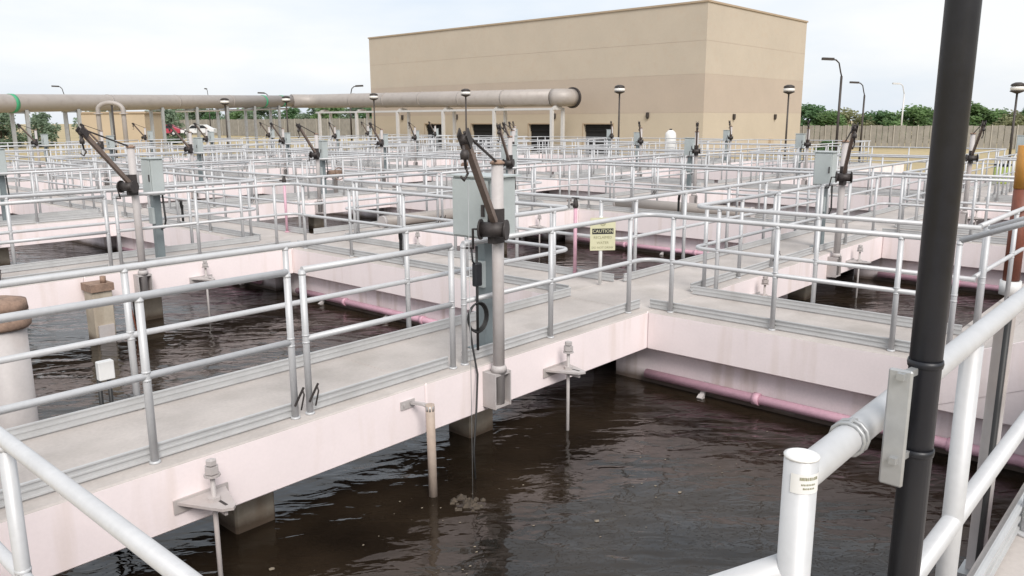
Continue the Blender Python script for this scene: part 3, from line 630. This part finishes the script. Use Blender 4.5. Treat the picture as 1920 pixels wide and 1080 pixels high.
for k in range(6):
    y = 48.8+k*7.4
    for x in (60.175, 61.825): MB().box(x-.14, x+.14, y-.14, y+.14, GZ, 2.945).build('leg', 'pale', fr)
    MB().box(60.26, 61.74, y-.1, y+.1, 2.97, 3.2).bar((60.4, y, 3.2), (61, y, 3.32), .1, .2).bar((61.6, y, 3.2), (61, y, 3.32), .1, .2).build('cross_beam', 'pale', fr)
f2 = thing('pipe_trestle', 'row of grey posts under the far run of the duct', 'frame')
for k in range(9):
    p = PD+sd_*(4+k*5.2)
    for s_ in (-.45, .45): MB().box(p.x-.12+s_, p.x+.12+s_, p.y-.12-s_*.5, p.y+.12-s_*.5, GZ, p.z-.5).build('leg', 'galv', f2)
    MB().box(p.x-.75, p.x+.75, p.y-.12, p.y+.12, p.z-.78, p.z-.6).build('saddle', 'galv', f2)
MB().tube([PD+sd_*1-Vector((0, 0, .9)), PD+sd_*22-Vector((0, 0, .9))], .1, 8).build('beam', 'pale', f2)

# gooseneck vent pipes left
gn = thing('gooseneck_pipe', 'tan inverted U shaped pipe in front of the small tan shed', 'pipe', (21.6, 52.8, 0))
u_ = Vector((.75, -.66, 0)); pts = [Vector((0, 0, GZ))-u_*.75, Vector((0, 0, 2.6))-u_*.75]
pts += [Vector((0, 0, 2.75))+u_*(-.75*math.cos(rad(q)))+Vector((0, 0, .45*math.sin(rad(q)))) for q in range(15, 180, 15)]+[Vector((0, 0, 2.6))+u_*.75, Vector((0, 0, GZ))+u_*.75]
MB().tube(pts, .14, 12).build('pipe', 'bigpipe', gn)
for q in (-.75, .75): MB().tube([Vector((0, 0, 2.5))+u_*q, Vector((0, 0, 2.56))+u_*q], .26, 12).build('flange', 'bigpipe', gn)
MB().tube([Vector((0, 0, GZ))+u_*.1, Vector((0, 0, 3.2))+u_*.1], .06, 8).build('stem', 'dark', gn)

# small tan shed far left
sh = thing('shed', 'small tan flat roofed shed under the duct', 'shed', (36.5, 97.4, 0))
v_ = Vector((4.8, -5.3, 0)); w_ = Vector((3.5, 3.2, 0)); z_ = Vector((0, 0, GZ))
MB().prism([z_, z_+v_, z_+v_+w_, z_+w_], (0, 0, 4.35)).build('wall', 'shed', sh)
MB().prism([z_-v_*.03-w_*.03+Vector((0, 0, 4.352)), z_+v_*1.03-w_*.03+Vector((0, 0, 4.352)), z_+v_*1.03+w_*1.03+Vector((0, 0, 4.352)), z_-v_*.03+w_*1.03+Vector((0, 0, 4.352))], (0, 0, .2)).build('roof', 'coping', sh)
MB().prism([z_+v_*.18-w_*.01, z_+v_*.3-w_*.01, z_+v_*.3+w_*.005, z_+v_*.18+w_*.005], (0, 0, 2.2)).build('door', 'coping', sh)

# ------------------------------------------------------------------ lamps
def dish_lamp(loc, ztop, label):
    t = thing('dish_lamp', label, 'lamp post', loc, group='dish lamps on bronze poles')
    MB().tube([(0, 0, GZ), (0, 0, ztop-.42)], .07, 8, r2=.05).build('pole', 'lampdark', t)
    MB().lathe([(.06, -.5), (.35, -.38), (.33, -.35)], (0, 0, ztop), 16).build('tray', 'lampdark', t)
    MB().lathe([(.30, -.345), (.34, -.22), (.27, -.12)], (0, 0, ztop), 16).build('bowl', 'lens', t)
    MB().lathe([(.34, -.115), (.29, -.02), (.13, .05)], (0, 0, ztop), 16).build('hood', 'lampdark', t)
for x, y, z, l in ((42.84, 29.34, 4.1, 'before the bare part of the tan building'), (47.86, 20.64, 3.98, 'before the short side of the building'), (47.5, 8.75, 3.72, 'by the right edge over the tree line'),
                   (40.08, 40.08, 4.1, 'over the duct before the building'), (40.4, 50.4, 4.06, 'at the left corner of the building'), (38.2, 59.0, 4.0, 'over the duct left of the building'), (32.7, 58.9, 3.75, 'over the duct beside the pale frame end')):
    dish_lamp((x, y, 0), z, 'bronze dish lamp on a slim pole '+l)
def street(loc, ztop, az, label, m='lampdark', s=1.):
    t = thing('street_light', label, 'street light', loc, group='arm street lights')
    h = Vector((math.cos(az), math.sin(az), 0))
    MB().tube([(0, 0, GZ), (0, 0, ztop-1.3*s)], .12*s, 8, r2=.1*s).build('pole', m, t)
    MB().tube([Vector((0, 0, ztop-1.3*s)), Vector((0, 0, ztop-.9*s))+h*.12*s, Vector((0, 0, ztop-.25*s))+h*.28*s, Vector((0, 0, ztop))+h*.55*s, Vector((0, 0, ztop+.04*s))+h*.9*s], .06*s, 8).build('arm', m, t)
    MB().bar(Vector((0, 0, ztop+.06*s))+h*.75*s, Vector((0, 0, ztop+.1*s))+h*1.7*s, .34*s, .2*s).build('lamp_head', m, t)
LEFT = math.atan2(.745, -.667)
street((52.2, 19.2, 0), 5.6, LEFT, 'tall bronze arm street light right of the building', s=.75)
street((65.7, 22.3, 0), 4.7, LEFT, 'shorter bronze arm street light between the two taller ones', s=.7)
street((120.1, 35.5, 0), 6.6, LEFT, 'pale arm street light far off before the trees', 'pale', s=1.)
street((37.7, 104.6, 0), 6.1, LEFT, 'far arm street light above the duct with the green band', s=.8)
street((69.7, 92.1, 0), 6.6, math.atan2(-.745, .667), 'far arm street light just left of the building', s=1.1)
street((73.6, 118.3, 0), 6.4, LEFT, 'far arm street light peeking over the middle of the duct', s=1.1)
street((61.9, 116.2, 0), 6.7, rad(225), 'far street light seen end on above the duct', s=.7)

# ------------------------------------------------------------------ fences
def fence(a, b, ztop, label, pitch=.62):
    a, b = Vector((*a, 0)), Vector((*b, 0)); d = b-a; n = int(d.length/pitch); t_ = d.normalized(); az = math.atan2(t_.y, t_.x)
    t = thing('board_fence', label, 'fence', (a.x, a.y, GZ), az)
    hgt = ztop-GZ; rng = random.Random(n)
    me = [MB().box(.01, pitch-.04, -.015-.01*k, .015+.01*k, .08, hgt-.04*k).mesh('board', ['fence']) for k in range(3)]
    for k in range(n): link('board', me[rng.randrange(3)], t, (k*pitch, rng.uniform(-.02, .02), 0))
    pmm = MB().box(-.05, .05, -.12, -.03, 0, hgt+.05).mesh('post', ['fencecap'])
    for k in range(0, n+1, 4): link('post', pmm, t, (k*pitch-.02, 0, 0))
    MB().box(0, n*pitch, .03, .08, hgt*.75, hgt*.75+.1).build('rail', 'fence', t)
fence((88.5, 63), (110.5, 4), 1.25, 'tall grey brown board fence below the trees at right')
fence((106, 235), (97, 110), 2.5, 'grey board fence beyond the duct, left of the building', 1.1)

# ------------------------------------------------------------------ trees
def crown_mesh(seed, h, r, leaf, n=3200):
    rng = random.Random(seed); m = MB(); clumps = []
    for k in range(34):
        a = rng.uniform(0, 6.283); q = rng.random()**.5; z = rng.uniform(.08, .98)
        prof = math.sin(min(1, (1-z)*1.25+.12)*math.pi*.5)*(.55+.45*min(1, z*4))
        clumps.append((Vector((math.cos(a)*q*r*prof, math.sin(a)*q*r*prof, h*z)), rng.uniform(.16, .30)*r+.25))
    for k in range(n):
        c, cr_ = clumps[rng.randrange(34)]
        d = Vector((rng.gauss(0, 1), rng.gauss(0, 1), rng.gauss(0, .8))).normalized()*cr_*rng.random()**.4
        p = c+d; s = rng.uniform(.14, .30)
        u = Vector((rng.gauss(0, 1), rng.gauss(0, 1), rng.gauss(0, .6))).normalized(); v = u.cross(Vector((rng.gauss(0, 1), rng.gauss(0, 1), rng.gauss(0, 1)))).normalized()
        m.add([p-u*s, p+v*s*.6, p+u*s, p-v*s*.6], [(0, 1, 2, 3)])
    return m.mesh('crown', [leaf])
def trunk_mesh(seed, h, r):
    rng = random.Random(seed); m = MB().tube([(0, 0, 0), (.05, .03, h*.3), (0, .08, h*.7)], .16, 7, r2=.05)
    for k in range(5):
        a = rng.uniform(0, 6.28); z = h*rng.uniform(.2, .5); m.tube([(0, 0, z), (math.cos(a)*r*.4, math.sin(a)*r*.4, z+h*.2), (math.cos(a)*r*.65, math.sin(a)*r*.65, z+h*.32)], .07, 5, r2=.02)
    return m.mesh('trunk', ['bark'])
VAR = [(crown_mesh(k, 6, 3.2, lf), trunk_mesh(k, 6, 3.2)) for k, lf in enumerate(('leaf0', 'leaf1', 'leaf2', 'leaf0', 'hazyleaf'))]
def tree(x, y, h, v, label, group, wide=1.):
    t = thing('tree', label, 'tree', (x, y, GZ), random.uniform(0, 6.28), group); s = h/6; t.scale = (s*wide, s*wide, s)
    link('crown', VAR[v][0], t); link('trunk', VAR[v][1], t)
KIND = ['mid green', 'dark green', 'olive brown', 'bright green', 'grey green']
for k in range(26):
    u = k/25; x, y = 108+u*34+random.uniform(-2, 3), 69-u*60+random.uniform(-1.5, 1.5)
    v = (0, 1, 3, 0, 2, 1, 3)[k % 7]; h = (5.9, 5.0, 4.8, 5.3, 5.0, 4.7, 5.5, 5.1)[k % 8]+(.5 if k > 21 else 0)
    tree(x, y, h-.75, v, '%s bushy tree behind the board fence, %d%s from the building' % (KIND[v], k+1, {1: 'st', 2: 'nd', 3: 'rd', 21: 'st', 22: 'nd', 23: 'rd'}.get(k+1, 'th')), 'trees behind the board fence', 1.6)
for k in range(15):
    u = k/14; x, y = 112+u*14+random.uniform(-3, 3), 130+u*140
    v = (4, 1, 4, 0)[k % 4]
    tree(x, y, 5.6+random.uniform(-.5, 1.6)+u*1.2, v, '%s tree beyond the duct, %d%s going left from the building' % (KIND[v], k+1, {1: 'st', 2: 'nd', 3: 'rd'}.get(k+1, 'th')), 'trees beyond the duct', 1.5)
for k in range(8):
    tree(20+k*5.5, 128+random.uniform(-4, 4)-k*1.0, 4.4+random.uniform(-.4, .6), 4, '%s shrubby tree under the far left duct, %s in the row' % (KIND[4], ORD[k]), 'trees under the far left duct', 1.3)
shr = thing('shrub', 'low rounded dark shrub before the board fence', 'shrub', (64, 24.2, GZ))
link('foliage', VAR[1][0], shr); shr.scale = (.36, .36, .28)

# ------------------------------------------------------------------ yard things
tk = thing('white_tank', 'small white dome topped tank before the building', 'tank', (51.7, 30.9, 0))
MB().lathe([(.4, GZ), (.4, .9), (.35, 1.1), (.2, 1.25), (.05, 1.3)], (0, 0, 0), 20).build('shell', 'white', tk)
MB().lathe([(.1, 1.24), (.1, 1.38)], (0, 0, 0), 10).build('hatch', 'dark', tk)
def car(loc, rz, m, label):
    t = thing('parked_car', label, 'car', loc, rz, group='cars parked beyond the basins')
    body = [(-2.1, .35), (-2.15, .75), (-1.3, .85), (-.7, 1.4), (.9, 1.42), (1.7, .95), (2.15, .85), (2.15, .35)]
    MB().prism([(x, -.85, z) for x, z in body], (0, 1.7, 0)).build('body', m, t)
    for s_ in (-.862, .852): MB().prism([(x, s_, z) for x, z in ((-1.1, .92), (-.62, 1.33), (.82, 1.34), (1.35, .95))], (0, .01, 0)).build('window', 'glass', t)
    for x in (-1.35, 1.35):
        for y in (-.88, .70):
            w = MB().tube([(x, y, .33), (x, y+.18, .33)], .33, 14).build('wheel', 'tyre', t)
            MB().tube([(x, y-.01, .33), (x, y+.19, .33)], .18, 10).build('rim', 'pale', w)
car((50.6, 107.2, GZ+1.6), rad(-42), 'redpaint', 'red car parked beyond the basins near the shed')
car((53.9, 104.4, GZ+1.6), rad(-42), 'white', 'white car parked beside the red car')
